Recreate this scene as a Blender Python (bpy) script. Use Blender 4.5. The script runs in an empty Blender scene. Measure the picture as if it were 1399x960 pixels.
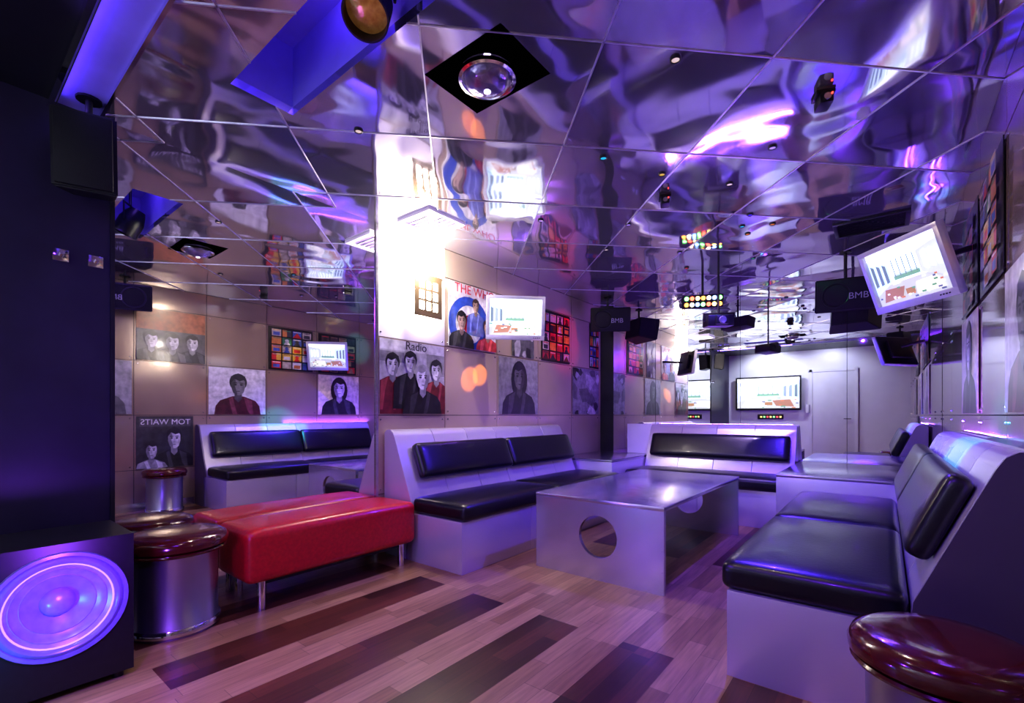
import bpy, bmesh, math, random
from mathutils import Vector, Matrix, Euler
random.seed(7)
scene = bpy.context.scene
scene.view_settings.view_transform = 'Standard'
try: scene.view_settings.look = 'Medium High Contrast'
except Exception: pass
XL, XR, YN, YB, H = -3.15, 0.42, -1.0, 5.97, 2.62
YAW = math.radians(38.5)
TILE_W, TILE_H, TY0, TZ0 = 0.735, 0.63, 2.24, 0.47
GAIN = 0.86

# ------------------------------------------------------------ materials
MATS = {}
def mat(name, col, rough=0.5, metal=0.0, emit=0.0, nscale=0, nvar=0.12, bump=0.0, coat=0.0, stretch=(1,1,1), rvar=0.0):
    if name in MATS: return MATS[name]
    m = bpy.data.materials.new(name); m.use_nodes = True
    nt = m.node_tree; b = nt.nodes['Principled BSDF']
    b.inputs['Base Color'].default_value = (*col, 1)
    b.inputs['Roughness'].default_value = rough
    b.inputs['Metallic'].default_value = metal
    b.inputs['Coat Weight'].default_value = coat
    b.inputs['Coat Roughness'].default_value = 0.06
    if emit:
        b.inputs['Emission Color'].default_value = (*col, 1)
        b.inputs['Emission Strength'].default_value = emit
    if nscale:
        tc = nt.nodes.new('ShaderNodeTexCoord'); mp = nt.nodes.new('ShaderNodeMapping')
        mp.inputs['Scale'].default_value = stretch
        n = nt.nodes.new('ShaderNodeTexNoise'); n.inputs['Scale'].default_value = nscale
        n.inputs['Detail'].default_value = 5
        nt.links.new(tc.outputs['Object'], mp.inputs['Vector']); nt.links.new(mp.outputs[0], n.inputs['Vector'])
        r = nt.nodes.new('ShaderNodeValToRGB')
        r.color_ramp.elements[0].position = 0.3; r.color_ramp.elements[1].position = 0.7
        r.color_ramp.elements[0].color = (*[c*(1-nvar) for c in col], 1)
        r.color_ramp.elements[1].color = (*[min(1, c*(1+nvar)) for c in col], 1)
        nt.links.new(n.outputs['Fac'], r.inputs[0]); nt.links.new(r.outputs[0], b.inputs['Base Color'])
        if rvar:
            mr = nt.nodes.new('ShaderNodeMapRange')
            mr.inputs[3].default_value = max(0.02, rough-rvar); mr.inputs[4].default_value = rough+rvar
            nt.links.new(n.outputs['Fac'], mr.inputs[0]); nt.links.new(mr.outputs[0], b.inputs['Roughness'])
        if bump:
            bp = nt.nodes.new('ShaderNodeBump'); bp.inputs['Distance'].default_value = bump; bp.inputs['Strength'].default_value = 1
            nt.links.new(n.outputs['Fac'], bp.inputs['Height']); nt.links.new(bp.outputs[0], b.inputs['Normal'])
    MATS[name] = m
    return m
def cmat(col, emit=0.0):
    if emit: return mat('glow_%02x%02x%02x_%d' % (*[int(c*255) for c in col], int(emit*10)), col, 0.3, 0, emit)
    return mat('print_%02x%02x%02x' % tuple(int(c*255) for c in col), col, 0.3, 0, 0, coat=.5, nscale=16, nvar=.35)

M_leather = mat('black_leather', (0.008,0.008,0.01), 0.3, 0, nscale=60, bump=0.0008, coat=0.15)
M_red = mat('red_leather', (0.5,0.012,0.018), 0.32, 0, nscale=50, bump=0.0006, coat=0.3, nvar=0.15)
M_redtop = mat('oxblood_vinyl', (0.08,0.008,0.006), 0.16, 0, nscale=30, bump=0.0004, coat=0.7)
M_alu = mat('brushed_aluminium', (0.6,0.6,0.64), 0.2, 0.95, nscale=9, stretch=(1,1,14), nvar=0.08, rvar=0.06)
M_tablealu = mat('worn_aluminium', (0.62,0.61,0.66), 0.24, 0.8, nscale=7, nvar=0.06, stretch=(1,6,1))
M_sofa = mat('sofa_laminate', (0.66,0.62,0.67), 0.27, 0.5, nscale=2, nvar=0.02)
M_white = mat('white_laminate', (0.75,0.75,0.78), 0.4, 0.0, nscale=3, nvar=0.04)
M_chrome = mat('chrome', (0.8,0.8,0.82), 0.1, 1.0, nscale=20, nvar=0.05)
M_black = mat('black_plastic', (0.008,0.008,0.01), 0.4, nscale=40, nvar=0.2)
M_grille = mat('speaker_grille', (0.012,0.012,0.014), 0.6, 0.3, nscale=300, bump=0.001)
M_dark = mat('dark_paint', (0.012,0.012,0.018), 0.45, nscale=6, nvar=0.2)
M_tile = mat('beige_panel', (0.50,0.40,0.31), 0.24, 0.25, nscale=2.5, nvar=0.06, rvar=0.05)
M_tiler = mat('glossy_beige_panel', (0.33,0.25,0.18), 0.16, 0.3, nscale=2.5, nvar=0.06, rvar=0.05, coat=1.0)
M_tilew = mat('sconce_lit_panel', (0.9,0.88,0.85), 0.35, 0.0, nscale=3, nvar=0.04)  # sconce glare on the beige tiles, put into a white colour
M_screw = mat('screw_steel', (0.6,0.6,0.6), 0.25, 1.0, nscale=20)
M_silver = mat('silver_plastic', (0.5,0.51,0.56), 0.35, 0.3, nscale=20, nvar=0.05)
M_mirror = mat('mirror_glass', (0.84,0.84,0.86), 0.012, 1.0)
M_purple = mat('violet_lit_panel', (0.3,0.25,0.75), 0.4, nscale=4, nvar=0.1)  # violet light in the recess and on the band, put into the colour
M_glow = mat('lamp_white', (1.0,0.9,0.78), 0.4, 0, emit=36)
M_text = mat('print_white', (0.35,0.35,0.4), 0.4)

# mirrored, wavy ceiling
def ceiling_mat():
    m = bpy.data.materials.new('wavy_metal_ceiling'); m.use_nodes = True
    nt = m.node_tree; L = nt.links; b = nt.nodes['Principled BSDF']
    def N(t, **k):
        n = nt.nodes.new(t)
        for a, v in k.items(): setattr(n, a, v)
        return n
    tc = N('ShaderNodeTexCoord')
    sub = N('ShaderNodeVectorMath', operation='SUBTRACT'); sub.inputs[1].default_value = (-1.42, 2.25, 0)
    rot = N('ShaderNodeVectorRotate'); rot.inputs['Axis'].default_value = (0,0,1); rot.inputs['Angle'].default_value = math.radians(45)
    sc = N('ShaderNodeVectorMath', operation='SCALE'); sc.inputs['Scale'].default_value = 1/0.74
    L.new(tc.outputs['Object'], sub.inputs[0]); L.new(sub.outputs[0], rot.inputs['Vector']); L.new(rot.outputs[0], sc.inputs[0])
    fl = N('ShaderNodeVectorMath', operation='FLOOR'); fr = N('ShaderNodeVectorMath', operation='FRACTION')
    L.new(sc.outputs[0], fl.inputs[0]); L.new(sc.outputs[0], fr.inputs[0])
    wn = N('ShaderNodeTexWhiteNoise'); L.new(fl.outputs[0], wn.inputs['Vector'])
    off = N('ShaderNodeVectorMath', operation='SCALE'); off.inputs['Scale'].default_value = 30
    L.new(wn.outputs['Color'], off.inputs[0])
    add = N('ShaderNodeVectorMath', operation='ADD'); L.new(tc.outputs['Object'], add.inputs[0]); L.new(off.outputs[0], add.inputs[1])
    n1 = N('ShaderNodeTexNoise'); n1.inputs['Scale'].default_value = 1.8; n1.inputs['Detail'].default_value = 1.0; n1.inputs['Distortion'].default_value = 0.6
    L.new(add.outputs[0], n1.inputs['Vector'])
    c = N('ShaderNodeVectorMath', operation='SUBTRACT'); c.inputs[1].default_value = (.5,.5,.5); L.new(wn.outputs['Color'], c.inputs[0])
    d = N('ShaderNodeVectorMath', operation='DOT_PRODUCT'); L.new(c.outputs[0], d.inputs[0]); L.new(fr.outputs[0], d.inputs[1])
    m1 = N('ShaderNodeMath', operation='MULTIPLY'); m1.inputs[1].default_value = 0.013; L.new(n1.outputs['Fac'], m1.inputs[0])
    m2 = N('ShaderNodeMath', operation='MULTIPLY_ADD'); m2.inputs[1].default_value = 0.06
    L.new(d.outputs['Value'], m2.inputs[0]); L.new(m1.outputs[0], m2.inputs[2])
    bp = N('ShaderNodeBump'); bp.inputs['Distance'].default_value = 1; bp.inputs['Strength'].default_value = 1
    L.new(m2.outputs[0], bp.inputs['Height']); L.new(bp.outputs[0], b.inputs['Normal'])
    n2 = N('ShaderNodeTexNoise'); n2.inputs['Scale'].default_value = 4; n2.inputs['Detail'].default_value = 6; L.new(add.outputs[0], n2.inputs['Vector'])
    mr = N('ShaderNodeMapRange'); mr.inputs[3].default_value = 0.0; mr.inputs[4].default_value = 0.12
    L.new(n2.outputs['Fac'], mr.inputs[0]); L.new(mr.outputs[0], b.inputs['Roughness'])
    b.inputs['Base Color'].default_value = (0.77,0.75,0.81,1); b.inputs['Metallic'].default_value = 0.9
    return m
M_ceil = ceiling_mat()

def floor_mat():
    m = bpy.data.materials.new('laminate_wood_floor'); m.use_nodes = True
    nt = m.node_tree; L = nt.links; b = nt.nodes['Principled BSDF']
    def N(t, **k):
        n = nt.nodes.new(t)
        for a, v in k.items(): setattr(n, a, v)
        return n
    def M(op, a, bb=None, c=None):
        n = N('ShaderNodeMath', operation=op)
        for i, v in enumerate((a, bb, c)):
            if v is None: continue
            if hasattr(v, 'is_output'): L.new(v, n.inputs[i])
            else: n.inputs[i].default_value = v
        return n.outputs[0]
    tc = N('ShaderNodeTexCoord'); sp = N('ShaderNodeSeparateXYZ'); L.new(tc.outputs['Object'], sp.inputs[0])
    x, y = sp.outputs[0], sp.outputs[1]
    sx = M('DIVIDE', M('ADD', x, 2.49), 0.4976/6)
    row = M('FLOOR', sx)
    w1 = N('ShaderNodeTexWhiteNoise', noise_dimensions='1D'); L.new(row, w1.inputs['W'])
    yy = M('ADD', M('DIVIDE', M('SUBTRACT', y, 0.62), 0.5), M('MULTIPLY', w1.outputs['Value'], 5.0))
    cell = M('FLOOR', yy)
    cb = N('ShaderNodeCombineXYZ'); L.new(row, cb.inputs[0]); L.new(cell, cb.inputs[1])
    w2 = N('ShaderNodeTexWhiteNoise', noise_dimensions='2D'); L.new(cb.outputs[0], w2.inputs['Vector'])
    px = M('FRACT', M('DIVIDE', M('ADD', x, 2.49), 0.4976))
    py = M('FRACT', M('DIVIDE', M('SUBTRACT', y, 0.62), 3.0))
    mask = M('MULTIPLY', M('LESS_THAN', px, 0.5), M('LESS_THAN', py, 0.5))
    r1 = N('ShaderNodeValToRGB'); e = r1.color_ramp.elements
    e[0].color = (0.25,0.135,0.055,1); e[1].color = (0.42,0.26,0.12,1); L.new(w2.outputs['Value'], r1.inputs[0])
    r2 = N('ShaderNodeValToRGB'); e = r2.color_ramp.elements
    e[0].color = (0.04,0.011,0.006,1); e[1].color = (0.14,0.045,0.02,1); L.new(w2.outputs['Value'], r2.inputs[0])
    mx = N('ShaderNodeMix', data_type='RGBA'); L.new(mask, mx.inputs[0]); L.new(r1.outputs[0], mx.inputs[6]); L.new(r2.outputs[0], mx.inputs[7])
    mp = N('ShaderNodeMapping'); mp.inputs['Scale'].default_value = (60, 4, 1); L.new(tc.outputs['Object'], mp.inputs[0])
    gn = N('ShaderNodeTexNoise'); gn.inputs['Scale'].default_value = 1; gn.inputs['Detail'].default_value = 6; L.new(mp.outputs[0], gn.inputs['Vector'])
    g = N('ShaderNodeMapRange'); g.inputs[1].default_value = .3; g.inputs[2].default_value = .7; g.inputs[3].default_value = 0.72; g.inputs[4].default_value = 1.15; L.new(gn.outputs['Fac'], g.inputs[0])
    fx = M('FRACT', sx); seam = M('MULTIPLY', M('GREATER_THAN', fx, 0.03), M('GREATER_THAN', M('FRACT', yy), 0.006))
    sm = M('MULTIPLY_ADD', seam, 0.45, 0.55)
    tot = M('MULTIPLY', g.outputs[0], sm)
    fin = N('ShaderNodeVectorMath', operation='SCALE'); L.new(mx.outputs[2], fin.inputs[0]); L.new(tot, fin.inputs['Scale'])
    L.new(fin.outputs[0], b.inputs['Base Color'])
    b.inputs['Roughness'].default_value = 0.33
    return m
M_floor = floor_mat()

# ------------------------------------------------------------ mesh helpers
ROOTM = {}
def root(name, loc=(0,0,0), rot=(0,0,0)):
    e = bpy.data.objects.new(name, None); e.empty_display_size = 0.1
    e.location = loc; e.rotation_euler = rot
    scene.collection.objects.link(e)
    ROOTM[e.name] = Matrix.Translation(loc) @ Euler(rot).to_matrix().to_4x4()
    return e
def obj(name, bm, mats, parent=None, smooth=False, loc=None, rot=None, world=False):
    bmesh.ops.recalc_face_normals(bm, faces=bm.faces)
    me = bpy.data.meshes.new(name); bm.to_mesh(me); bm.free()
    for m in (mats if isinstance(mats, (list, tuple)) else [mats]): me.materials.append(m)
    if smooth:
        for p in me.polygons: p.use_smooth = True
        try: me.set_sharp_from_angle(angle=math.radians(40))
        except Exception: pass
    o = bpy.data.objects.new(name, me); scene.collection.objects.link(o)
    if loc: o.location = loc
    if rot: o.rotation_euler = rot
    if parent:
        o.parent = parent
        if world: o.matrix_parent_inverse = ROOTM[parent.name].inverted()
    return o
def bm_box(bm, lo, hi, mi=0):
    vs = [bm.verts.new((x,y,z)) for x in (lo[0],hi[0]) for y in (lo[1],hi[1]) for z in (lo[2],hi[2])]
    for f in ((0,1,3,2),(4,6,7,5),(0,4,5,1),(2,3,7,6),(0,2,6,4),(1,5,7,3)):
        fa = bm.faces.new([vs[i] for i in f]); fa.material_index = mi
def box(name, lo, hi, m, parent=None, bevel=0, seg=2, **k):
    bm = bmesh.new(); bm_box(bm, lo, hi)
    if bevel: bmesh.ops.bevel(bm, geom=bm.edges[:], offset=bevel, segments=seg, profile=0.6, affect='EDGES')
    return obj(name, bm, m, parent, smooth=bool(bevel), **k)
def lathe(name, prof, m, parent=None, seg=48, **k):
    bm = bmesh.new(); rings = []
    for r, z in prof:
        if r < 1e-6: rings.append([bm.verts.new((0,0,z))])
        else: rings.append([bm.verts.new((r*math.cos(2*math.pi*i/seg), r*math.sin(2*math.pi*i/seg), z)) for i in range(seg)])
    for a, b in zip(rings, rings[1:]):
        for i in range(seg):
            j = (i+1) % seg
            if len(a) == 1 and len(b) == 1: continue
            if len(a) == 1: bm.faces.new((a[0], b[i], b[j]))
            elif len(b) == 1: bm.faces.new((a[i], a[j], b[0]))
            else: bm.faces.new((a[i], a[j], b[j], b[i]))
    return obj(name, bm, m, parent, smooth=True, **k)
def rod(name, p1, p2, r, m, parent=None, world=True, seg=12):
    p1, p2 = Vector(p1), Vector(p2); d = p2-p1
    bm = bmesh.new()
    bmesh.ops.create_cone(bm, cap_ends=True, segments=seg, radius1=r, radius2=r, depth=d.length)
    bmesh.ops.transform(bm, matrix=Matrix.Translation((p1+p2)/2) @ d.to_track_quat('Z','Y').to_matrix().to_4x4(), verts=bm.verts)
    return obj(name, bm, m, parent, smooth=True, world=world)
def cushion(name, size, r, m, parent, loc, rot=(0,0,0), puff=0.02, n=14):
    sx, sy, sz = [s/2 for s in size]
    bm = bmesh.new(); bmesh.ops.create_cube(bm, size=2)
    bmesh.ops.subdivide_edges(bm, edges=bm.edges[:], cuts=n, use_grid_fill=True)
    for v in bm.verts:
        p = v.co.copy(); q = Vector((math.sin(p.x*math.pi/2), math.sin(p.y*math.pi/2), math.sin(p.z*math.pi/2)))
        P = Vector((q.x*sx, q.y*sy, q.z*sz))
        c = Vector((max(-sx+r, min(sx-r, P.x)), max(-sy+r, min(sy-r, P.y)), max(-sz+r, min(sz-r, P.z))))
        dlt = P-c
        if dlt.length > 1e-6: P = c + dlt.normalized()*r
        P.z += puff*(1-(P.x/sx)**4)*(1-(P.y/sy)**4)*(1 if p.z > 0 else 0)*max(0, p.z)
        v.co = P
    return obj(name, bm, m, parent, smooth=True, loc=loc, rot=rot)
def prism(name, prof, x0, x1, m, parent, bevel=0, **k):   # profile in (y,z), extruded along x
    bm = bmesh.new()
    a = [bm.verts.new((x0,y,z)) for y,z in prof]; b = [bm.verts.new((x1,y,z)) for y,z in prof]
    n = len(prof)
    bm.faces.new(a); bm.faces.new(b[::-1])
    for i in range(n): bm.faces.new((a[i], a[(i+1)%n], b[(i+1)%n], b[i]))
    if bevel: bmesh.ops.bevel(bm, geom=bm.edges[:], offset=bevel, segments=2, affect='EDGES')
    return obj(name, bm, m, parent, smooth=bool(bevel), **k)
def holeplate(name, x0, x1, z0, z1, y0, y1, cx, cz, r, m, parent, **k):
    angs = [2*math.pi*i/64 for i in range(64)] + [math.atan2(z-cz, x-cx) % (2*math.pi) for x in (x0,x1) for z in (z0,z1)]
    angs = sorted(set(round(a,5) for a in angs)); n = len(angs)
    bm = bmesh.new(); R = []
    for y in (y0, y1):
        inn, out = [], []
        for a in angs:
            c, s = math.cos(a), math.sin(a)
            t = min(((x1-cx)/c if c > 1e-9 else (x0-cx)/c if c < -1e-9 else 1e9), ((z1-cz)/s if s > 1e-9 else (z0-cz)/s if s < -1e-9 else 1e9))
            inn.append(bm.verts.new((cx+r*c, y, cz+r*s))); out.append(bm.verts.new((cx+t*c, y, cz+t*s)))
        R.append((inn, out))
    for i in range(n):
        j = (i+1) % n
        bm.faces.new((R[0][0][i],R[0][0][j],R[0][1][j],R[0][1][i])); bm.faces.new((R[1][0][i],R[1][1][i],R[1][1][j],R[1][0][j]))
        bm.faces.new((R[0][0][i],R[1][0][i],R[1][0][j],R[0][0][j])); bm.faces.new((R[0][1][i],R[0][1][j],R[1][1][j],R[1][1][i]))
    return obj(name, bm, m, parent, **k)
def text(name, s, size, m, parent, loc, rot=(math.pi/2,0,0), ext=0.001):
    c = bpy.data.curves.new(name, 'FONT'); c.body = s; c.size = size; c.extrude = ext; c.align_x = 'CENTER'
    c.materials.append(m)
    o = bpy.data.objects.new(name, c); scene.collection.objects.link(o); o.parent = parent; o.location = loc; o.rotation_euler = rot
    return o
def light(name, kind, loc, col, power, parent=None, target=None, angle=60, blend=0.6, size=0.04, sy=None):
    l = bpy.data.lights.new(name, kind); l.color = col; l.energy = power*GAIN
    if kind == 'AREA':
        l.shape = 'RECTANGLE'; l.size = size; l.size_y = sy
    else: l.shadow_soft_size = size
    if kind == 'SPOT': l.spot_size = math.radians(angle); l.spot_blend = blend
    o = bpy.data.objects.new(name, l); scene.collection.objects.link(o); o.location = loc
    if target is not None: o.rotation_euler = (Vector(target)-Vector(loc)).to_track_quat('-Z','Y').to_euler()
    if parent:
        o.parent = parent; o.matrix_parent_inverse = ROOTM[parent.name].inverted()
    return o

# ------------------------------------------------------------ room shell
box('floor', (XL-.1, YN-.1, -.08), (XR+.1, YB+.1, 0), M_floor)
RX0, RX1, RY0, RY1 = -2.35, -1.28, 0.88, 1.17
bm = bmesh.new()
for lo, hi, mi in (((XL-.1,.56),(RX0,YB+.1),0), ((RX1,.56),(XR+.1,YB+.1),0), ((RX0,.56),(RX1,RY0),0), ((RX0,RY1),(RX1,YB+.1),0),
               ((XL-.1,.385),(XR+.1,.56),1), ((XL-.1,YN-.1),(XR+.1,.385),2)):
    bm_box(bm, (lo[0],lo[1],H), (hi[0],hi[1],H+.04), mi)
RT = H+.34
bm_box(bm, (RX0-.03,RY0-.03,H+.04), (RX0,RY1+.03,RT), 1); bm_box(bm, (RX1,RY0-.03,H+.04), (RX1+.03,RY1+.03,RT), 1)
bm_box(bm, (RX0,RY0-.03,H+.04), (RX1,RY0,RT), 1); bm_box(bm, (RX0,RY1,H+.04), (RX1,RY1+.03,RT), 1)
bm_box(bm, (RX0-.03,RY0-.03,RT), (RX1+.03,RY1+.03,RT+.03), 1)
obj('ceiling', bm, [M_ceil, M_purple, M_dark])
# ceiling joint strips (45 degree grid)
bm = bmesh.new()
def strip(bm, p, q, w=0.0033, t=0.004):
    p, q = Vector(p), Vector(q); d = (q-p).normalized(); n = Vector((-d.y, d.x))*w
    vs = []
    for z in (H-t, H+.001):
        for s in ((p+n),(q+n),(q-n),(p-n)): vs.append(bm.verts.new((s.x,s.y,z)))
    for f in ((0,1,2,3),(7,6,5,4),(0,4,5,1),(1,5,6,2),(2,6,7,3),(3,7,4,0)): bm.faces.new([vs[i] for i in f])
def clip(p, d, rect):
    t0, t1 = -50, 50
    for a, lo, hi in ((0,rect[0],rect[1]),(1,rect[2],rect[3])):
        ta, tb = (lo-p[a])/d[a], (hi-p[a])/d[a]
        t0, t1 = max(t0, min(ta,tb)), min(t1, max(ta,tb))
    return (t0,t1) if t1-t0 > .02 else None
for k in range(-9, 10):
    for d, nrm in (((.7071,.7071),(-.7071,.7071)), ((-.7071,.7071),(.7071,.7071))):
        p = (-1.42+nrm[0]*k*.74, 2.25+nrm[1]*k*.74)
        for rect in ((XL,RX0,.56,YB),(RX1,XR,.56,YB),(RX0,RX1,RY1,YB),(RX0,RX1,.56,RY0)):
            c = clip(p, d, rect)
            if c: strip(bm, (p[0]+d[0]*c[0],p[1]+d[1]*c[0]), (p[0]+d[0]*c[1],p[1]+d[1]*c[1]))
obj('trim_ceiling_joints', bm, mat('joint_steel', (.7,.68,.78), .3, .85, nscale=20))
box('trim_ceiling_edge', (XL, .37, H-.035), (XR, .39, H), M_chrome)
box('trim_ceiling_edge_b', (XL, .555, H-.02), (XR, .57, H), M_chrome)

def tilewall(name, fx, sgn, y0, y1, special={}, base=None):
    """panel wall; fx front plane x, sgn +1 if room is at +x"""
    bm = bmesh.new()
    bk = fx - sgn*.012
    bm_box(bm, (min(bk, bk-sgn*.08), YN-.1, 0), (max(bk, bk-sgn*.08), YB+.1, H), 1)
    i = math.floor((y0-TY0)/TILE_W+1e-6)
    while TY0+i*TILE_W < y1-.01:
        a, b = max(y0, TY0+i*TILE_W), min(y1, TY0+(i+1)*TILE_W)
        for j, (z0, z1) in enumerate(((0,.47),(.47,1.1),(1.1,1.73),(1.73,2.36),(2.36,H))):
            mi = 3 if (i,j) in special else 0
            bm_box(bm, (min(bk,fx), a+.003, z0+.003), (max(bk,fx), b-.003, z1-.003), mi)
            for yy in (a+.035, b-.035):
                for zz in (z0+.035, z1-.035):
                    if b-a > .3 and j in (1,2,3):
                        c = bmesh.ops.create_cone(bm, cap_ends=True, segments=8, radius1=.009, radius2=.006, depth=.006,
                            matrix=Matrix.Translation((fx+sgn*.002, yy, zz)) @ Matrix.Rotation(sgn*math.pi/2, 4, 'Y'))
                        for v in c['verts']:
                            for f in v.link_faces: f.material_index = 2
        i += 1
    return obj(name, bm, [base or M_tile, M_dark, M_screw, M_tilew])
tilewall('wall_left', XL, 1, 2.24, YB, {(0,3):1,(0,4):1})
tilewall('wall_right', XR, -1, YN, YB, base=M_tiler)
box('wall_left_mirror', (XL-.011, .62, 0), (XL, 2.235, H), M_mirror)
box('wall_left_dark', (XL-.011, YN, 0), (XL, .615, H), mat('dark_violet_paint', (0.03,0.025,0.06), .4, nscale=5, nvar=.15))
box('trim_1', (XL, 2.225, 0), (XL+.012, 2.247, H), M_alu)
box('trim_2', (XL, .607, 0), (XL+.012, .625, H), M_dark)
box('wall_back', (XL-.1, YB+.012, 0), (XR+.1, YB+.1, H), M_dark)
bm = bmesh.new()
xs = [-2.95, -2.35, -1.33, -.31, XR]
bm_box(bm, (XL, YB, 0), (-2.953, YB+.012, H), 1)
for a, b in zip(xs, xs[1:]): bm_box(bm, (a+.002, YB, 0), (b-.002, YB+.012, H), 0)
obj('wall_back_mirror', bm, [M_mirror, M_dark])
box('wall_near', (XL-.1, YN-.1, 0), (XR+.1, YN, H), M_white)
# door in the near wall
r = root('door_1', (-.93, YN, 0), (0,0,math.pi))
box('leaf', (-.4,-.03,.01), (.4,-.002,2.1), mat('door_white', (.7,.7,.74), .4, nscale=4, nvar=.04), r, .004)
for n, lo, hi in (('jamb_a',(-.46,-.045,0),(-.4,-.001,2.16)),('jamb_b',(.4,-.045,0),(.46,-.001,2.16)),('head',(-.46,-.045,2.1),(.46,-.001,2.16))):
    box(n, lo, hi, M_white, r)
rod('handle', (-.33,-.07,1.02), (-.2,-.07,1.02), .011, M_chrome, r, world=False)
rod('handle_stem', (-.33,-.07,1.02), (-.33,-.03,1.02), .011, M_chrome, r, world=False)
for nm, lo, hi in (('baseboard_near',(XL,YN,0),(-1.4,YN+.012,.09)),('baseboard_left',(XL,YN+.02,0),(XL+.012,.6,.09)),('baseboard_right',(XR-.012,YN,0),(XR,2.1,.09))):
    box(nm, lo, hi, M_alu)

# ------------------------------------------------------------ sofas
M_end = mat('sofa_end_panel', (0.13,0.11,0.12), 0.35, 0.3, nscale=2, nvar=0.05)  # shade on the sofa end, put into a darker panel colour
def sofa(name, L, D, loc, rz, seats, backs, inset=(0.08,0.08), bh=.29, endcap=None):
    r = root(name, loc, (0,0,rz))
    sb, st = D-.34, D-.13
    nb = max(2, round(L/.85)); wb = L/nb
    for i in range(nb):
        box('base_panel_%d' % (i+1), (i*wb+.0015, 0, 0), ((i+1)*wb-.0015, sb+.05, .36), M_sofa, r, .003)
    n = max(3, round(L/.42)); w = L/n
    prof = [(sb,.361),(sb+.01,.46),(st,.93),(st+.02,.965),(st+.05,.985),(D-.03,.985),(D-.003,.96),(D-.003,0),(sb+.06,0),(sb+.06,.361)]
    for i in range(n):
        prism('back_panel_%d' % (i+1), prof, i*w+.002, (i+1)*w-.002, M_sofa, r, .003)
    if endcap is not None:
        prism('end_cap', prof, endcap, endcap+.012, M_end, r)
    sw = L/seats
    for i in range(seats):
        cushion('seat_cushion_%d' % (i+1), (sw-.004, sb+.03, .12), .04, M_leather, r, (sw*(i+.5), (sb-.03)/2, .42), puff=.015)
    a, b = inset; bw = (L-a-b)/backs
    ang = math.atan2(.47, st-sb-.01)
    ny, nz = -math.sin(ang), math.cos(ang)
    for i in range(backs):
        t = .56; py, pz = sb+.01+(st-sb-.01)*t + ny*.045, .46+.47*t + nz*.045
        cushion('back_cushion_%d' % (i+1), (bw-.006, bh, .085), .035, M_leather, r, (a+bw*(i+.5), py, pz), (ang,0,0), puff=.012)
    return r
sofa('sofa', 2.43, .87, (-2.27, 2.3, 0), math.pi/2, 2, 2, (.12,.03))
sofa('sofa', 2.40, .93, (-.525, 4.52, 0), -math.pi/2, 2, 2, (.05,.07), .33, endcap=2.40)
rb = sofa('sofa', 1.62, .89, (-2.36, 5.07, 0), 0, 1, 1, (.06,.04))
box('back_extension', (-.34,.80,.601), (-.004,.885,.985), M_white, rb, .004)
# corner tables
def corner_table(name, x0, x1, y0, y1, z=.6):
    r = root(name, (x0, y0, 0))
    box('cabinet', (0,0,0), (x1-x0,y1-y0,z-.025), M_sofa, r, .004)
    box('top', (-.0,-.0,z-.024), (x1-x0,y1-y0,z), M_alu, r, .004)
    return r
corner_table('corner_table', XL+.012, -2.37, 4.76, YB-.005, .6)
corner_table('corner_table', -.73, XR-.012, 4.54, YB-.005, .6)

# ------------------------------------------------------------ coffee table
r = root('coffee_table', (-2.0, 2.8, 0))
holeplate('end_panel_front', 0, .95, 0, .53, 0, .03, .5, .29, .14, M_tablealu, r)
holeplate('end_panel_back', 0, .95, 0, .53, 1.83, 1.86, .5, .29, .14, M_tablealu, r)
box('top', (-.003,-.003,.512), (.953,1.863,.54), mat('table_top_aluminium', (.66,.65,.69), .2, .85, nscale=16, nvar=.1, rvar=.06), r, .006)
bm = bmesh.new()
for X in (.012,.938):
    for Z in (.03,.14,.27,.40,.50):
        for Y, s in ((0,-1),(1.86,1)):
            bmesh.ops.create_uvsphere(bm, u_segments=8, v_segments=6, radius=.0035, matrix=Matrix.Translation((X,Y,Z)))
obj('rivets', bm, M_screw, r, True)

# ------------------------------------------------------------ red bench
r = root('red_bench', (-2.715, 1.1, 0), (0,0,math.pi/2))
L = 1.18; D = .43
cushion('padded_seat', (L, D, .30), .045, M_red, r, (L/2, D/2, .31), puff=.012, n=22)
box('underframe', (.08,.05,.14), (L-.08,D-.05,.18), M_black, r)
for i, (x, y) in enumerate(((.1,.06),(L-.1,.06),(.1,D-.06),(L-.1,D-.06))):
    rod('leg_%d' % (i+1), (x,y,0), (x,y,.17), .024, M_chrome, r, world=False)

# ------------------------------------------------------------ stools
def stool(loc, R=.235):
    r = root('round_stool', loc)
    k = R/.235
    lathe('seat_pad', [(0,.505),(.12*k,.504),(.19*k,.497),(.222*k,.482),(.235*k,.457),(.232*k,.432),(.215*k,.418),(.19*k,.415),(0,.415)], M_redtop, r)
    lathe('seat_welt', [(.19*k,.416),(.222*k,.42),(.228*k,.413),(.222*k,.404),(.19*k,.402)], M_redtop, r)
    lathe('drum', [(.0,.401),(.185*k,.401),(.19*k,.395),(.187*k,.38),(.187*k,.06),(.195*k,.05),(.195*k,.03),(.187*k,.02),(.187*k,.0),(0,0)], mat('drum_metal', (.42,.42,.46), .3, .9, nscale=3, nvar=.05), r)
    lathe('kick_band', [(.196*k,.012),(.2*k,.015),(.2*k,.045),(.196*k,.05)], M_chrome, r)
    return r
stool((-2.895, .825, 0))
stool((.125, 1.72, 0), .215)

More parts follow.
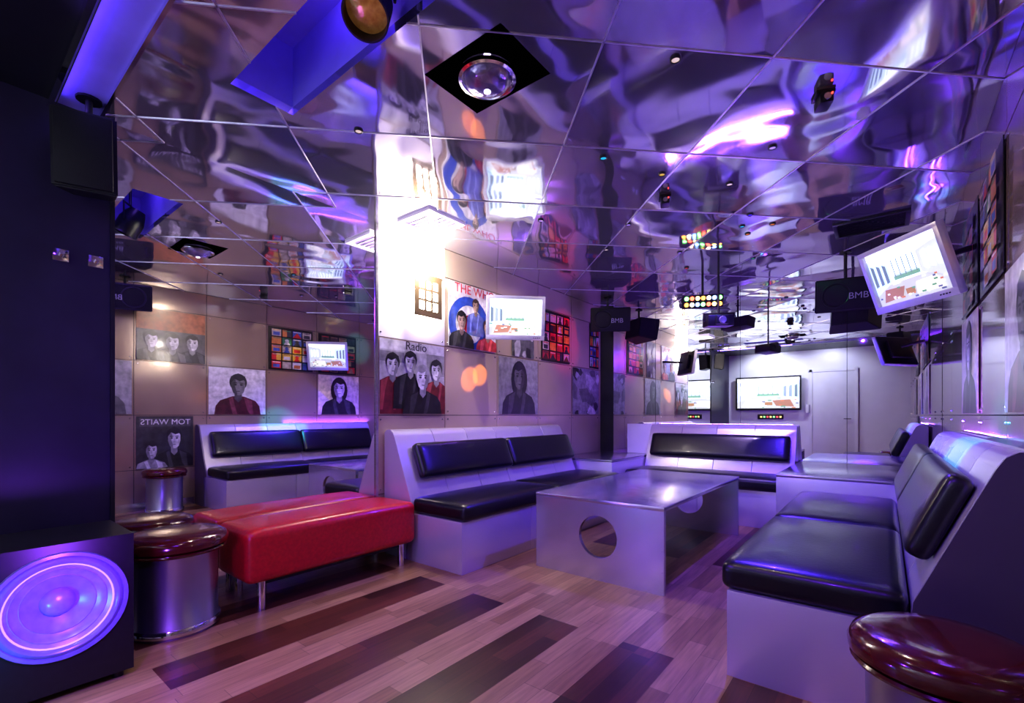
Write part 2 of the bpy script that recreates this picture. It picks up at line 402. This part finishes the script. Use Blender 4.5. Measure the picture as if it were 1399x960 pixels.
# ------------------------------------------------------------ subwoofer
r = root('subwoofer_speaker', (-2.50, .335, 0), (0,0,math.pi/2))
w, h, dp = .225, .6, .4
CZ = .36
holeplate('front_baffle', -w, w, .03, h, 0, .02, 0, CZ, .195, M_black, r)
for n_, lo, hi in (('side_a',(-w,.02,.03),(-w+.02,dp,h)),('side_b',(w-.02,.02,.03),(w,dp,h)),('top',(-w+.02,.02,h-.02),(w-.02,dp,h)),('bottom',(-w+.02,.02,.03),(w-.02,dp,.05)),('rear',(-w+.02,dp-.02,.05),(w-.02,dp,h-.02))):
    box(n_, lo, hi, M_black, r)
for i, (x,y) in enumerate(((-.18,.04),(.18,.04),(-.18,.36),(.18,.36))): rod('foot_%d'%(i+1), (x,y,0),(x,y,.031),.02,M_black,r,world=False)
M_cone = mat('speaker_cone', (.35,.25,.7), .3, .2, nscale=30, nvar=.15)  # violet light on the driver, put into cone and surround colours
M_rub = mat('speaker_surround', (.2,.15,.45), .22, nscale=20, nvar=.1)
M_ringglow = mat('glow_ring', (.22,.12,1.0), .4, 0, emit=3)  # added glowing ring that strengthens the violet on the cone
K = dict(loc=(0,-.001,CZ), rot=(math.pi/2,0,0)); q = .193/.222
P = lambda l: [(a*q, b*q) for a, b in l]
lathe('frame_ring', P([(.218,.004),(.222,.012),(.236,.012),(.240,.0),(.222,-.002)]), M_rub, r, **K)
lathe('surround', P([(.222,.0),(.214,.010),(.203,.015),(.192,.010),(.186,-.002)]), M_rub, r, **K)
lathe('glow_ring', P([(.187,-.004),(.183,.002),(.179,-.006)]), M_ringglow, r, **K)
lathe('cone', P([(.184,-.008),(.165,-.022),(.162,-.020),(.158,-.028),(.13,-.045),(.127,-.043),(.123,-.049),(.062,-.08),(.06,-.078)]), M_cone, r, **K)
lathe('dust_cap', P([(.062,-.079),(.055,-.058),(.035,-.043),(0,-.036)]), M_cone, r, **K)
# ------------------------------------------------------------ prints
def ell(cx, cy, rx, ry, n=24, a0=0, a1=2*math.pi):
    return [(cx+rx*math.cos(a0+(a1-a0)*i/(n-1 if a1-a0<6 else n)), cy+ry*math.sin(a0+(a1-a0)*i/(n-1 if a1-a0<6 else n))) for i in range(n)]
def rect(x0,y0,x1,y1): return [(x0,y0),(x1,y0),(x1,y1),(x0,y1)]
def flat(name, w, h, shapes, loc, rz, parent=None, rot=None, thick=.004, emit=0):
    bm = bmesh.new(); mats = []; idx = {}
    def mi(c):
        k = tuple(c)
        if k not in idx: idx[k] = len(mats); mats.append(cmat(c, emit))
        return idx[k]
    bg = shapes[0][1]
    bm_box(bm, (0,-thick,0), (w,0,h), mi(bg))
    y = -thick
    for pts, c in shapes[1:]:
        y -= .0003
        P = []
        for px, py in pts: P.append((min(1,max(0,px))*w, min(1,max(0,py))*h))
        try: bm.faces.new([bm.verts.new((a,y,b)) for a,b in P]).material_index = mi(c)
        except Exception: pass
    me = bpy.data.meshes.new(name)
    for f in bm.faces: f.normal_update()
    bm.to_mesh(me); bm.free()
    for m in mats: me.materials.append(m)
    o = bpy.data.objects.new(name, me); scene.collection.objects.link(o)
    o.location = loc; o.rotation_euler = rot or (0,0,rz)
    if parent: o.parent = parent
    return o
def person(cx, base, s, cloth, skin, hair, asp=1.16, long=0, shade=True):
    k = 1/asp; S = []
    X = lambda v: cx+v*s*k
    Y = lambda v: base+v*s
    dk = tuple(c*.4 for c in skin); md = tuple(c*.75 for c in skin)
    if long: S.append((ell(X(0),Y(.72),.24*s*k,.34*s), hair))
    S.append(([(X(-.5),Y(-.3)),(X(-.47),Y(.3)),(X(-.38),Y(.42)),(X(-.12),Y(.52)),(X(.12),Y(.52)),(X(.38),Y(.42)),(X(.47),Y(.3)),(X(.5),Y(-.3))], cloth))
    lc = tuple(min(1,c*2.2+.02) for c in cloth)
    S.append(([(X(-.3),Y(.42)),(X(-.12),Y(.5)),(X(-.2),Y(.2)),(X(-.26),Y(-.2)),(X(-.34),Y(-.2))], lc))
    S.append(([(X(.12),Y(.5)),(X(.2),Y(.46)),(X(.12),Y(.1)),(X(.08),Y(-.2)),(X(.02),Y(-.2))], lc))
    S.append(([(X(-.08),Y(.46)),(X(0),Y(.38)),(X(.08),Y(.46)),(X(.08),Y(.62)),(X(-.08),Y(.62))], dk))
    S.append((ell(X(0),Y(.84),.19*s*k,.2*s), hair))
    S.append(([(X(-.15),Y(.86)),(X(-.15),Y(.72)),(X(-.11),Y(.6)),(X(-.04),Y(.545)),(X(.04),Y(.545)),(X(.11),Y(.6)),(X(.15),Y(.72)),(X(.15),Y(.86)),(X(.08),Y(.96)),(X(-.08),Y(.96))], skin))
    if shade: S.append(([(X(.02),Y(.545)),(X(.04),Y(.545)),(X(.11),Y(.6)),(X(.15),Y(.72)),(X(.15),Y(.86)),(X(.08),Y(.96)),(X(.05),Y(.85)),(X(.07),Y(.74)),(X(.03),Y(.62))], dk))
    S.append(([(X(-.15),Y(.74)),(X(-.11),Y(.62)),(X(-.09),Y(.68)),(X(-.1),Y(.76))], md))
    S.append(([(X(-.17),Y(.8)),(X(-.13),Y(.9)),(X(-.03),Y(.87)),(X(.08),Y(.92)),(X(.17),Y(.8)),(X(.16),Y(.97)),(X(0),Y(1.05)),(X(-.15),Y(.98))], hair))
    for e in (-.065,.065):
        S.append((ell(X(e),Y(.785),.036*s*k,.024*s,10), dk))
        S.append((ell(X(e),Y(.785),.022*s*k,.014*s,10), (.02,.02,.02)))
        S.append((rect(X(e-.04),Y(.818),X(e+.04),Y(.835)), (.03,.02,.02)))
    S.append(([(X(-.01),Y(.78)),(X(-.03),Y(.69)),(X(.025),Y(.685)),(X(.01),Y(.78))], md))
    S.append((ell(X(0),Y(.635),.045*s*k,.011*s,12), tuple(c*.3 for c in skin)))
    return S
G = lambda v: (v, v, v*1.03)
def radio():
    s = [(0, G(.45)), (rect(0,.86,1,1), G(.6)), (rect(0,.7,.35,.84), G(.25)), (rect(.7,.55,1,.86), G(.25))]
    s += person(.18,.18,.62,(.14,.015,.02),G(.6),G(.02)) + person(.44,.25,.6,G(.015),G(.65),G(.03)) + person(.85,.15,.62,(.15,.02,.02),G(.6),G(.03))
    s += person(.62,-.05,.72,G(.015),G(.7),G(.3))
    return s
def who():
    s = [(0, (.75,.75,.8)), (ell(.42,.38,.42,.44), (.03,.08,.45)), (ell(.42,.38,.28,.3), (.75,.75,.77)), (ell(.42,.38,.14,.15), (.6,.03,.03))]
    s += person(.55,.35,.45,(.12,.15,.45),(.6,.42,.33),(.06,.03,.02)) + person(.25,-.05,.6,G(.02),(.65,.45,.35),G(.015)) + person(.8,-.1,.6,(.5,.05,.05),(.6,.4,.3),(.1,.05,.03))
    return s
def face(bg, skin, hair, hairlong=1, cloth=G(.02)):
    return [(0,bg), (rect(0,0,.3,1), tuple(c*.8 for c in bg))] + person(.5,-.1,1.0,cloth,skin,hair,long=hairlong)
def abstract(seed, tone=.25):
    rr = random.Random(seed); s = [(0, G(tone))]
    for _ in range(16):
        cx, cy = rr.random(), rr.random(); n = rr.randint(5,8); R = .05+.2*rr.random()
        s.append(([(cx+R*rr.uniform(.5,1.2)*math.cos(6.283*i/n), cy+R*rr.uniform(.5,1.2)*math.sin(6.283*i/n)) for i in range(n)], G(rr.choice((.03,.06,.12,.4,.5)))))
    return s
def albums(seed, nx=4, ny=5, pal=None):
    rr = random.Random(seed); s = [(0, G(.015))]
    pal = pal or [(.5,.03,.03),(.6,.4,.05),(.06,.1,.35),(.4,.35,.3),(.05,.25,.1),(.5,.18,.05),(.05,.05,.06),(.6,.6,.6)]
    for i in range(nx):
        for j in range(ny):
            x0, y0 = .04+.93*i/nx, .04+.93*j/ny; x1, y1 = x0+.93/nx-.03, y0+.93/ny-.03
            w_, h_ = x1-x0, y1-y0
            c = rr.choice(pal); s.append((rect(x0,y0,x1,y1), c))
            t = rr.randint(0,3); c2 = rr.choice(pal)
            if t == 0: s.append((rect(x0+.15*w_,y0+.1*h_,x1-.15*w_,y0+.6*h_), c2))
            elif t == 1: s.append(([(x0,y0),(x1,y0),(x0+.5*w_,y1-.2*h_)], c2))
            elif t == 2: s.append((ell(x0+.5*w_,y0+.6*h_,w_*.22,h_*.25,12), c2)); s.append(([(x0+.15*w_,y0),(x1-.15*w_,y0),(x1-.3*w_,y0+.38*h_),(x0+.3*w_,y0+.38*h_)], c2))
            else: s.append((rect(x0,y0,x0+.5*w_,y1), c2))
            s.append((rect(x0+.1*w_,y1-.18*h_,x1-.1*w_,y1-.08*h_), rr.choice(pal)))
    return s
def lw(name, iy, row, shapes, f0=0., f1=1., txt=None):
    y0 = TY0+(iy+f0)*TILE_W+.02; w = TILE_W*(f1-f0)-.04; z0 = TZ0+row*TILE_H+.012; h = TILE_H-.024
    o = flat(name, w, h, shapes, (XL+.0055, y0, z0), math.pi/2)
    if txt: text('lettering', txt[0], txt[1], cmat(txt[4] if len(txt)>4 else G(.03)), o, (w*txt[2], -.034, h*txt[3]))
def rw(name, y0, y1, row, shapes, txt=None):
    w = y1-y0-.04; z0 = TZ0+row*TILE_H+.012; h = TILE_H-.024
    o = flat(name, w, h, shapes, (XR-.0055, y1-.02, z0), -math.pi/2)
    if txt: text('lettering', txt[0], txt[1], cmat(txt[4] if len(txt)>4 else G(.03)), o, (w*txt[2], -.02, h*txt[3]))
lw('band_poster', 0, 1, radio(), txt=('Radio', .1, .5, .88))
lw('mod_band_poster', 1, 2, who(), .02, .98, ('THE WHO', .12, .5, .84, (.55,.03,.04)))
lw('portrait_poster', 2, 1, face(G(.3), G(.14), G(.02)))
lw('album_covers_poster', 3, 2, albums(3, 4, 5, [(.6,.03,.03),(.45,.02,.04),(.1,.02,.02),(.5,.4,.4),(.03,.03,.05),(.55,.25,.03)]), .05, .95)
lw('abstract_poster', 4, 1, abstract(5))
lw('album_covers_poster', 4, 2, albums(9, 3, 4), .6, 1.0)
lw('abstract_poster', 2, 2, abstract(11, .12), .3, .9)
for y in (4.92,5.06):
    r = root('power_socket', (XL, y, .78), (0,0,math.pi/2)); box('plate', (-.04,-.01,-.04), (.04,0,.04), M_white, r, .003)
    for q in (-.012,.012): rod('hole%d'%(q>0), (q,-.012,0),(q,-.009,0),.004,M_black,r,world=False)
Y = lambda k: TY0+k*TILE_W
rw('portrait_poster', Y(-2), Y(-1), 1, face(G(.35), G(.45), G(.1), 0, G(.1)))
rw('singer_poster', Y(-1), Y(0)-.13, 0, [(0,G(.04)),(rect(.05,.8,.95,.97),G(.07))]+person(.35,-.1,.85,G(.02),G(.65),G(.02))+person(.75,-.2,.7,G(.3),G(.5),G(.03)), ('TOM WAITS', .09, .5, .84, G(.7)))
rw('band_poster', Y(-1), Y(0), 2, [(0,G(.08)),(rect(0,.6,1,1),(.3,.11,.05))]+person(.2,-.1,.65,G(.02),G(.55),G(.03))+person(.5,-.15,.7,G(.05),G(.5),G(.03))+person(.8,-.1,.65,G(.03),G(.55),G(.04)))
rw('portrait_poster', Y(0), Y(1), 1, [(0,G(.6))]+person(.5,-.1,.95,(.07,.01,.02),G(.2),G(.03)))
rw('album_covers_poster', Y(1), Y(2)-.05, 2, albums(21,4,5))
rw('album_covers_poster', Y(2), Y(3)-.05, 2, albums(29,4,5,[(.5,.03,.03),(.08,.05,.05),(.3,.2,.1),(.03,.03,.03)]))
rw('singer_poster', Y(2), Y(3), 1, face((.75,.65,.5),(.8,.7,.6),(.03,.02,.015)))

# ------------------------------------------------------------ screens
def screen_pic(seed):
    rr = random.Random(seed)
    W = (.85,.92,1.0); dk = (.12,.16,.2)
    s = [(0,W), (rect(0,.0,1,.36),(.40,.42,.42)), ([(.0,1),(.0,.2),(.3,.4),(.3,.85)],(.5,.64,.8)), ([(1,1),(1,.2),(.68,.4),(.68,.85)],(.45,.5,.62)), (rect(.3,.4,.68,.85),(.75,.9,1)),
         ([(0,.88),(.3,.78),(.68,.78),(1,.88),(1,1),(0,1)],(.9,.93,1))]
    s += [(rect(.31,.4,.67,.47),(.15,.3,.2)), (rect(.31,.47,.67,.5),(.4,.5,.5))]
    for i in range(5): s.append((rect(.335+.075*i,.45,.345+.075*i,.78), dk))
    for i in range(3):
        s.append(([(.03+.085*i,.36+.01*i),(.075+.085*i,.38+.01*i),(.075+.085*i,.74-.02*i),(.03+.085*i,.78-.02*i)], rr.choice([dk,(.4,.25,.15),(.2,.25,.35)])))
    for i in range(3):
        s.append(([(.74+.08*i,.45),(.79+.08*i,.42),(.79+.08*i,.75),(.74+.08*i,.72)], (.75,.85,.95)))
    s += [([(.08,.05),(.36,.08),(.42,.26),(.14,.28)],(.28,.14,.1)), ([(.55,.06),(.92,.05),(.84,.28),(.58,.27)],(.7,.65,.55)), (rect(.42,.1,.54,.2),(.3,.16,.08))]
    for i in range(26):
        x, y = rr.random()*.92, rr.random()*.34
        s.append((rect(x,y,x+.02+.04*rr.random(),y+.03), rr.choice([(.08,.1,.2),(.9,.9,.9),(.4,.15,.08),(.1,.25,.15),(.6,.65,.7)])))
    return s
def tv(name, w, h, loc, rot, seed, bez=.03, low=.045, emit=2.2, frame=M_silver, deep=.09):
    r = root(name, loc, rot)
    x, z = w/2, h/2
    box('bezel_top', (-x,-.02,z-bez), (x,.03,z), frame, r, .006); box('bezel_bottom', (-x,-.02,-z), (x,.03,-z+low), frame, r, .006)
    box('bezel_left', (-x,-.019,-z+low-.01), (-x+bez,.03,z-bez+.01), frame, r, .005); box('bezel_right', (x-bez,-.019,-z+low-.01), (x,.03,z-bez+.01), frame, r, .005)
    box('housing', (-x+.01,.01,-z+.01), (x-.01,.04,z-.01), M_black, r, .004)
    box('rear_bulge', (-x*.6,.04,-z*.6), (x*.6,deep,z*.6), M_black, r, .015)
    flat('screen', w-2*bez, h-bez-low, screen_pic(seed), (-x+bez,.0085,-z+low), 0, r, emit=emit)
    for i in range(4): rod('button_%d'%i, (x-.05-.018*i,-.024,-z+low/2), (x-.05-.018*i,-.018,-z+low/2), .004, M_black, r, world=False)
    return r
r = tv('mounted_television', .56, .41, (-2.74,3.50,2.02), (math.radians(9),0,YAW+math.radians(8)), 1, emit=1.4)
rod('arm', (-2.80,3.58,2.03), (XL+.0,3.62,2.06), .018, M_black, r); 
r = tv('mounted_television', .56, .42, (.10,3.70,1.965), (math.radians(20),0,math.radians(-50)), 2, emit=1.1)
rod('arm', (.17,3.76,2.02), (XR,3.80,2.08), .018, M_black, r)
r = tv('wide_television', 1.42, .82, (-2.25,YN+.11,1.63), (0,0,math.pi), 3, .035, .05, 1.7, M_black)
box('mount', (-.15,.085,-.1), (.15,.108,.1), M_black, r)
# phone and control panel on near wall
r = root('telephone', (-1.42,YN,1.25), (0,0,math.pi))
box('body', (-.05,-.05,-.1),(.05,0,.1), M_silver, r, .01); box('handset', (-.03,-.085,-.1),(.03,-.05,.1), M_white, r, .015)
r = root('control_panel', (-2.2,YN,1.06), (0,0,math.pi))
box('plate', (-.28,-.03,-.06),(.28,0,.06), M_black, r, .005)
for i in range(7): box('button_%d'%i, (-.24+.07*i,-.036,-.02),(-.2+.07*i,-.03,.02), cmat(((.9,.7,.2),(.9,.1,.1),(.3,.9,.3))[i%3], 2.0), r)

# ------------------------------------------------------------ loudspeakers
def speaker(loc, rot, w=.5, h=.3, d=.26, label=True, mount=None):
    r = root('hanging_loudspeaker', loc, rot)
    bm = bmesh.new()
    x, z, k = w/2, h/2, .68
    vs = [bm.verts.new(p) for p in ((-x,0,-z),(x,0,-z),(x,0,z),(-x,0,z),(-x*k,d,-z*.9),(x*k,d,-z*.9),(x*k,d,z*.9),(-x*k,d,z*.9))]
    for f in ((0,1,2,3),(7,6,5,4),(0,4,5,1),(1,5,6,2),(2,6,7,3),(3,7,4,0)): bm.faces.new([vs[i] for i in f])
    bmesh.ops.bevel(bm, geom=bm.edges[:], offset=.008, segments=2, affect='EDGES')
    obj('cabinet', bm, M_black, r, True)
    box('grille', (-x+.015,-.015,-z+.015), (x-.015,.0,z-.015), M_grille, r, .007)
    if label:
        lathe('woofer_ring', [(.095,0),(.1,.006),(.11,.006),(.113,0)], M_black, r, loc=(-.09,-.016,0), rot=(math.pi/2,0,0))
        text('badge', 'BMB', .08, M_text, r, (.08,-.024,-.04))
    if mount:
        rod('bracket_post', mount[0], mount[1], .014, M_black, r)
        rod('bracket_plate', mount[1], (mount[1][0],mount[1][1],mount[1][2]-.01), .05, M_black, r)
    return r
speaker((-2.70,5.38,2.30), (math.radians(10),0,math.radians(32)), mount=((-2.79,5.48,2.38),(-2.79,5.48,H)))
speaker((-.27,5.25,2.2), (math.radians(12),0,math.radians(10)), mount=((-.29,5.36,2.26),(-.29,5.36,H)))
speaker((.12,1.35,2.38), (math.radians(8),0,math.radians(-70)), .5,.28,.2, mount=((.2,1.38,2.4),(.2,1.38,H)))
speaker((-2.92,.47,2.33), (math.radians(5),0,math.radians(70)), .24,.36,.18, False, mount=((-3.0,.50,2.45),(-3.0,.50,H)))

# ------------------------------------------------------------ ceiling fittings
r = root('recessed_downlight', (-1.388,1.568,H))
holeplate('black_frame', -.222,.222,-.173,.173, 0,.012, 0,0,.12, M_black, r, rot=(math.pi/2,0,0), loc=(0,0,-.0))
lathe('chrome_ring', [(.105,-.028),(.115,-.034),(.128,-.03),(.128,-.013),(.12,-.012)], M_chrome, r)
M_lens = mat('lens_glass', (.45,.4,.6), .06, .7, nscale=14, bump=.01, nvar=.4)
lathe('lens_dome', [(.106,-.02),(.1,-.042),(.08,-.062),(.045,-.075),(0,-.08)], M_lens, r)
rod('bulb', (0,0,-.081), (0,0,-.076), .015, mat('bulb_glow', (.8,.7,1), .3, 0, emit=6), r, world=False)
# air vents
def vent(name, x0, x1, y0, y1, m, n=7):
    r = root(name, ((x0+x1)/2,(y0+y1)/2,H)); a, b = (x1-x0)/2, (y1-y0)/2; t=.03
    for q, lo, hi in (('frame_a',(-a,-b,-.02),(a,-b+t,0)),('frame_b',(-a,b-t,-.02),(a,b,0)),('frame_c',(-a,-b+t,-.02),(-a+t,b-t,0)),('frame_d',(a-t,-b+t,-.02),(a,b-t,0))): box(q, lo, hi, m, r, .003)
    box('duct', (-a+t,-b+t,-.004),(a-t,b-t,-.001), mat('duct_violet', (.2,.15,.33), .4, nscale=9) if m is not M_black else M_dark, r)
    for i in range(n):
        y = -b+t+(2*b-2*t)*(i+.5)/n
        box('slat_%d'%(i+1), (-a+t,y-.004,-.010),(a-t,y+.004,-.005), M_silver if m is not M_black else m, r)
M_ventw = mat('vent_white', (.8,.75,.9), .35, 0, emit=.2)  # low emission put in so the frame looks lit; no lamp inside
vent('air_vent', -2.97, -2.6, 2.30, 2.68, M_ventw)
vent('air_vent', -.33, .15, 4.5, 4.86, M_black, 9)
# par cans
def par_can(name, loc, target, col, power, angle, R=.09, emit=8, blend=.6, Ln=.2, top=H, yk=.14):
    r = root(name, loc)
    d = (Vector(target)-Vector(loc)).normalized(); q = d.to_track_quat('Z','Y').to_euler()
    lathe('can', [(0,-Ln),(R*.6,-Ln),(R*.8,-Ln*.8),(R,-Ln*.5),(R,0.02),(R*.93,.02),(R*.93,-.02),(R*.9,-.03)], M_black, r, rot=q)
    lathe('lens', [(R*.9,-.03),(R*.5,-.022),(0,-.02)], mat(name+'_lens', col, .12, .6, emit=emit, nscale=30, nvar=.5, bump=.004), r, rot=q)
    P = Vector(loc)
    side = d.cross(Vector((0,0,1))).normalized()*(R+.012)
    c = P - d*Ln*.4
    rod('yoke_a', c+side, c+side+Vector((0,0,yk)), .006, M_black, r); rod('yoke_b', c-side, c-side+Vector((0,0,yk)), .006, M_black, r)
    rod('yoke_bar', c+side+Vector((0,0,yk)), c-side+Vector((0,0,yk)), .007, M_black, r)
    if c.z+yk < top: rod('stem', c+Vector((0,0,yk)), (c.x,c.y,top), .01, M_black, r)
    light('beam', 'SPOT', P+d*.03, col, power, r, target, angle, blend, R*.5)
    return r
def puck(name, x, y, target, col, power, angle, blend=.6, emit=.5, R=.016, size=.012):
    """small flush ceiling spot, also carries the added fill lights"""
    r = root(name, (x,y,H))
    lathe('ring', [(R,-.006),(R*1.15,-.010),(R*1.4,-.008),(R*1.5,0)], M_black, r, seg=24)
    lathe('lens', [(R*1.05,-.005),(0,-.004)], mat('puck_glow_%d'%len(MATS), col, .3, 0, emit=emit), r, seg=24)
    light('beam', 'SPOT', (x,y,H-.015), col, power, r, target, angle, blend, size)
VIO = (.20,.035,1.0); BLU = (.08,.03,1.0); WARM = (1,.82,.64); LIL = (.6,.42,1.0)
par_can('stage_spotlight', (-1.50,1.02,2.58), (-1.15,.55,1.4), (1,.45,.12), 4, 60, .085, .05, top=RT)
light('recess_led', 'POINT', (-1.8,1.02,RT-.05), (.3,.15,1), 1.2, size=.02)
puck('fill_spotlight', -.35, .12, (-2.3,3.4,.2), VIO, 120, 110)  # these fill spots are added lamps that light the room and walls
puck('fill_spotlight', -2.3, -.3, (-.2,3.6,.3), VIO, 165, 100)
puck('fill_spotlight', -.8, 3.9, (-.9,3.9,0), BLU, 420, 120)
puck('fill_spotlight', -1.5, 4.4, (-1.5,5.5,.3), LIL, 130, 70)
puck('fill_spotlight', -1.6, 3.5, (-1.55,3.6,0), LIL, 60, 50)
puck('fill_spotlight', -2.1, 3.0, (-2.85,3.1,.6), LIL, 60, 65)
puck('fill_spotlight', -.5, 3.0, (-.1,3.9,.4), LIL, 30, 60)
puck('fill_spotlight', -1.1, .9, (-1.5,2.8,.25), LIL, 45, 28, .8)
puck('fill_spotlight', -2.0, 3.9, (XL,3.9,1.6), WARM, 46, 75)
puck('fill_spotlight', -.7, 2.0, (XR,2.2,1.4), WARM, 40, 90)
puck('fill_spotlight', -.8, 3.3, (XR,3.4,1.6), WARM, 16, 75)
puck('fill_spotlight', -2.2, 1.45, (-2.7,1.8,0), WARM, 24, 75)
puck('fill_spotlight', -1.2, .75, (-1.5,1.6,0), (1,.78,.58), 20, 80)
puck('fill_spotlight', -2.2, -.2, (-2.2,-1,1.6), (.75,.8,1), 80, 130)
puck('fill_spotlight', -1.0, -.2, (-1.0,-1,1.6), (.7,.74,1), 44, 130)
puck('cyan_spotlight', -1.3, 2.5, (.28,3.15,.93), (.03,.75,1), 500, 17, .5)
puck('cyan_spotlight', -.9, 4.1, (XR,4.4,2.2), (.05,.8,1), 60, 22)
puck('amber_spotlight', -.9, 4.3, (XL,3.30,1.45), (1,.30,.0), 800, 5, .4)
puck('amber_spotlight', -.7, 4.2, (XL,3.45,1.50), (1,.36,.0), 800, 4.5, .4)
puck('amber_spotlight', -1.1, 2.9, (XR,3.4,2.05), (1,.7,.05), 60, 10, .3)
puck('red_spotlight', -1.6, 4.9, (XL,5.0,2.05), (1,.05,.08), 70, 30)
puck('green_spotlight', -1.0, 5.0, (XR,5.2,1.9), (.05,1,.3), 45, 24)
light('woofer_fill', 'POINT', (-2.15,.36,.52), (.28,.06,1.0), 18, size=.03)  # free point lights added in front of the woofer to colour its cone
light('woofer_fill_cyan', 'POINT', (-2.3,.08,.28), (.05,.35,1.0), 4, size=.02)
# violet fill strips added on the sofa ridges to light the ceiling
def fill_strip(loc, sx, sy, col, power, up=None):
    r = root('fill_strip', loc)
    box('channel', (-sx/2-.004,-sy/2-.004,0),(sx/2+.004,sy/2+.004,.006), M_alu, r)
    light('strip_glow', 'AREA', (loc[0],loc[1],loc[2]+.008), col, power, r, (loc[0],loc[1],loc[2]+1), size=sx, sy=sy)
fill_strip((-1.55, 5.93, .986), 1.5, .02, (.3,.1,1), 34)
fill_strip((.395, 3.9, .986), .012, 1.4, (.3,.08,1), 10)
r = root('fill_strip', (-2.3,.40,H-.03))  # added fill strip that brightens the violet ceiling band
box('channel', (-.8,-.004,-.004),(.8,.0,.02), M_alu, r)
light('strip_glow', 'AREA', (-2.3,.405,H-.022), (.2,.1,1), 1.0, r, (-2.3,.55,H-.005), size=1.5, sy=.01)
# derby effect light
r = root('led_effect_light', (-1.5,5.12,2.3), (math.radians(10),0,math.radians(25)))
box('housing', (-.2,0,-.07),(.2,.16,.07), M_black, r, .012)
cols = [(1,.35,.05),(1,.8,.2),(1,.1,.05),(.2,1,.2),(.2,.4,1),(1,.9,.6)]
k = 0
for j in range(2):
    for i in range(7):
        k += 1
        lathe('lens_%d'%k, [(.022,0),(.018,.008),(0,.011)], cmat(cols[(i*5+j*3)%6], 6), r, seg=16, loc=(-.165+.055*i,-.001,-.032+.064*j), rot=(math.pi/2,0,0))
rod('hanger', (-1.53,5.2,2.36), (-1.53,5.2,H), .012, M_black, r)
# projector style scanner
r = root('scanner_light', (-1.20,4.66,1.99), (math.radians(5),0,math.radians(30)))
box('body', (-.12,0,-.055),(.12,.22,.055), M_black, r, .02); box('nose', (-.055,-.05,-.04),(.055,.0,.04), M_black, r, .01)
lathe('lens', [(.035,0),(.03,.01),(0,.015)], M_lens, r, seg=20, loc=(0,-.05,0), rot=(math.pi/2,0,0))
box('clamp', (-.14,.08,.0),(.14,.12,.08), M_black, r, .005)
rod('hanger', (-1.25,4.75,2.04), (-1.25,4.75,H), .010, M_black, r)
# small ceiling cameras
for loc in ((-1.20,3.22,H-.001),(-.23,2.66,H-.001)):
    r = root('security_camera', loc, (0,0,.4))
    box('base', (-.04,-.04,-.015),(.04,.04,0), M_black, r, .004); box('head', (-.03,-.05,-.065),(.03,.04,-.015), M_black, r, .012)
    rod('lens', (0,-.06,-.042),(0,-.048,-.042),.016,M_chrome,r,world=False)
    rod('status_led', (.02,-.055,-.028),(.02,-.05,-.028),.004,cmat((1,.05,.03),5),r,world=False)

# ------------------------------------------------------------ wall sconce
r = root('sconce_lamp', (XL, 2.70, 2.12), (0,0,math.pi/2))
box('glow_core', (-.13,-.075,-.15),(.13,-.03,.15), M_glow, r)
box('back_plate', (-.06,-.03,-.06),(.06,0,.06), M_white, r)
bm = bmesh.new()
bx = [(-.15,-.105),(-.045,-.025),(.025,.045),(.105,.15)]; bz = [(-.18,-.125),(-.052,-.034),(.038,.056),(.125,.18)]
for a,b in bx: bm_box(bm, (a,-.095,-.18),(b,-.083,.18))
for a,b in bz: bm_box(bm, (-.15,-.0955,a),(.15,-.0825,b))
obj('grid_shade', bm, mat('sconce_shade', (.13,.09,.05), .4, .2, nscale=10), r)
for x in (-.14,.14):
    for z in (-.165,.165): rod('standoff', (x,-.084,z),(x,-.001,z),.005,M_chrome,r,world=False)
light('sconce_bulb', 'POINT', (XL+.2,2.62,2.36), (1,.9,.78), 42, r, size=.04)

# coat hooks on the dark wall
for y in (.42,.55):
    r = root('coat_hook', (XL, y, 1.88), (0,0,math.pi/2))
    box('plate', (-.03,-.01,-.03),(.03,0,.03), M_chrome, r, .004); rod('peg', (0,-.05,.005),(0,-.008,0),.01,M_chrome,r,world=False)

# ------------------------------------------------------------ camera
cam = bpy.data.cameras.new('camera'); co = bpy.data.objects.new('camera', cam); scene.collection.objects.link(co)
co.location = (0,0,1.1); co.rotation_euler = (math.pi/2,0,YAW)
cam.sensor_width = 36; cam.lens = 36*641/1399; cam.shift_y = 87/1399; cam.clip_start = .02
scene.camera = co
w = bpy.data.worlds.new('world'); scene.world = w; w.use_nodes = True
w.node_tree.nodes['Background'].inputs[0].default_value = (.02,.01,.05,1)
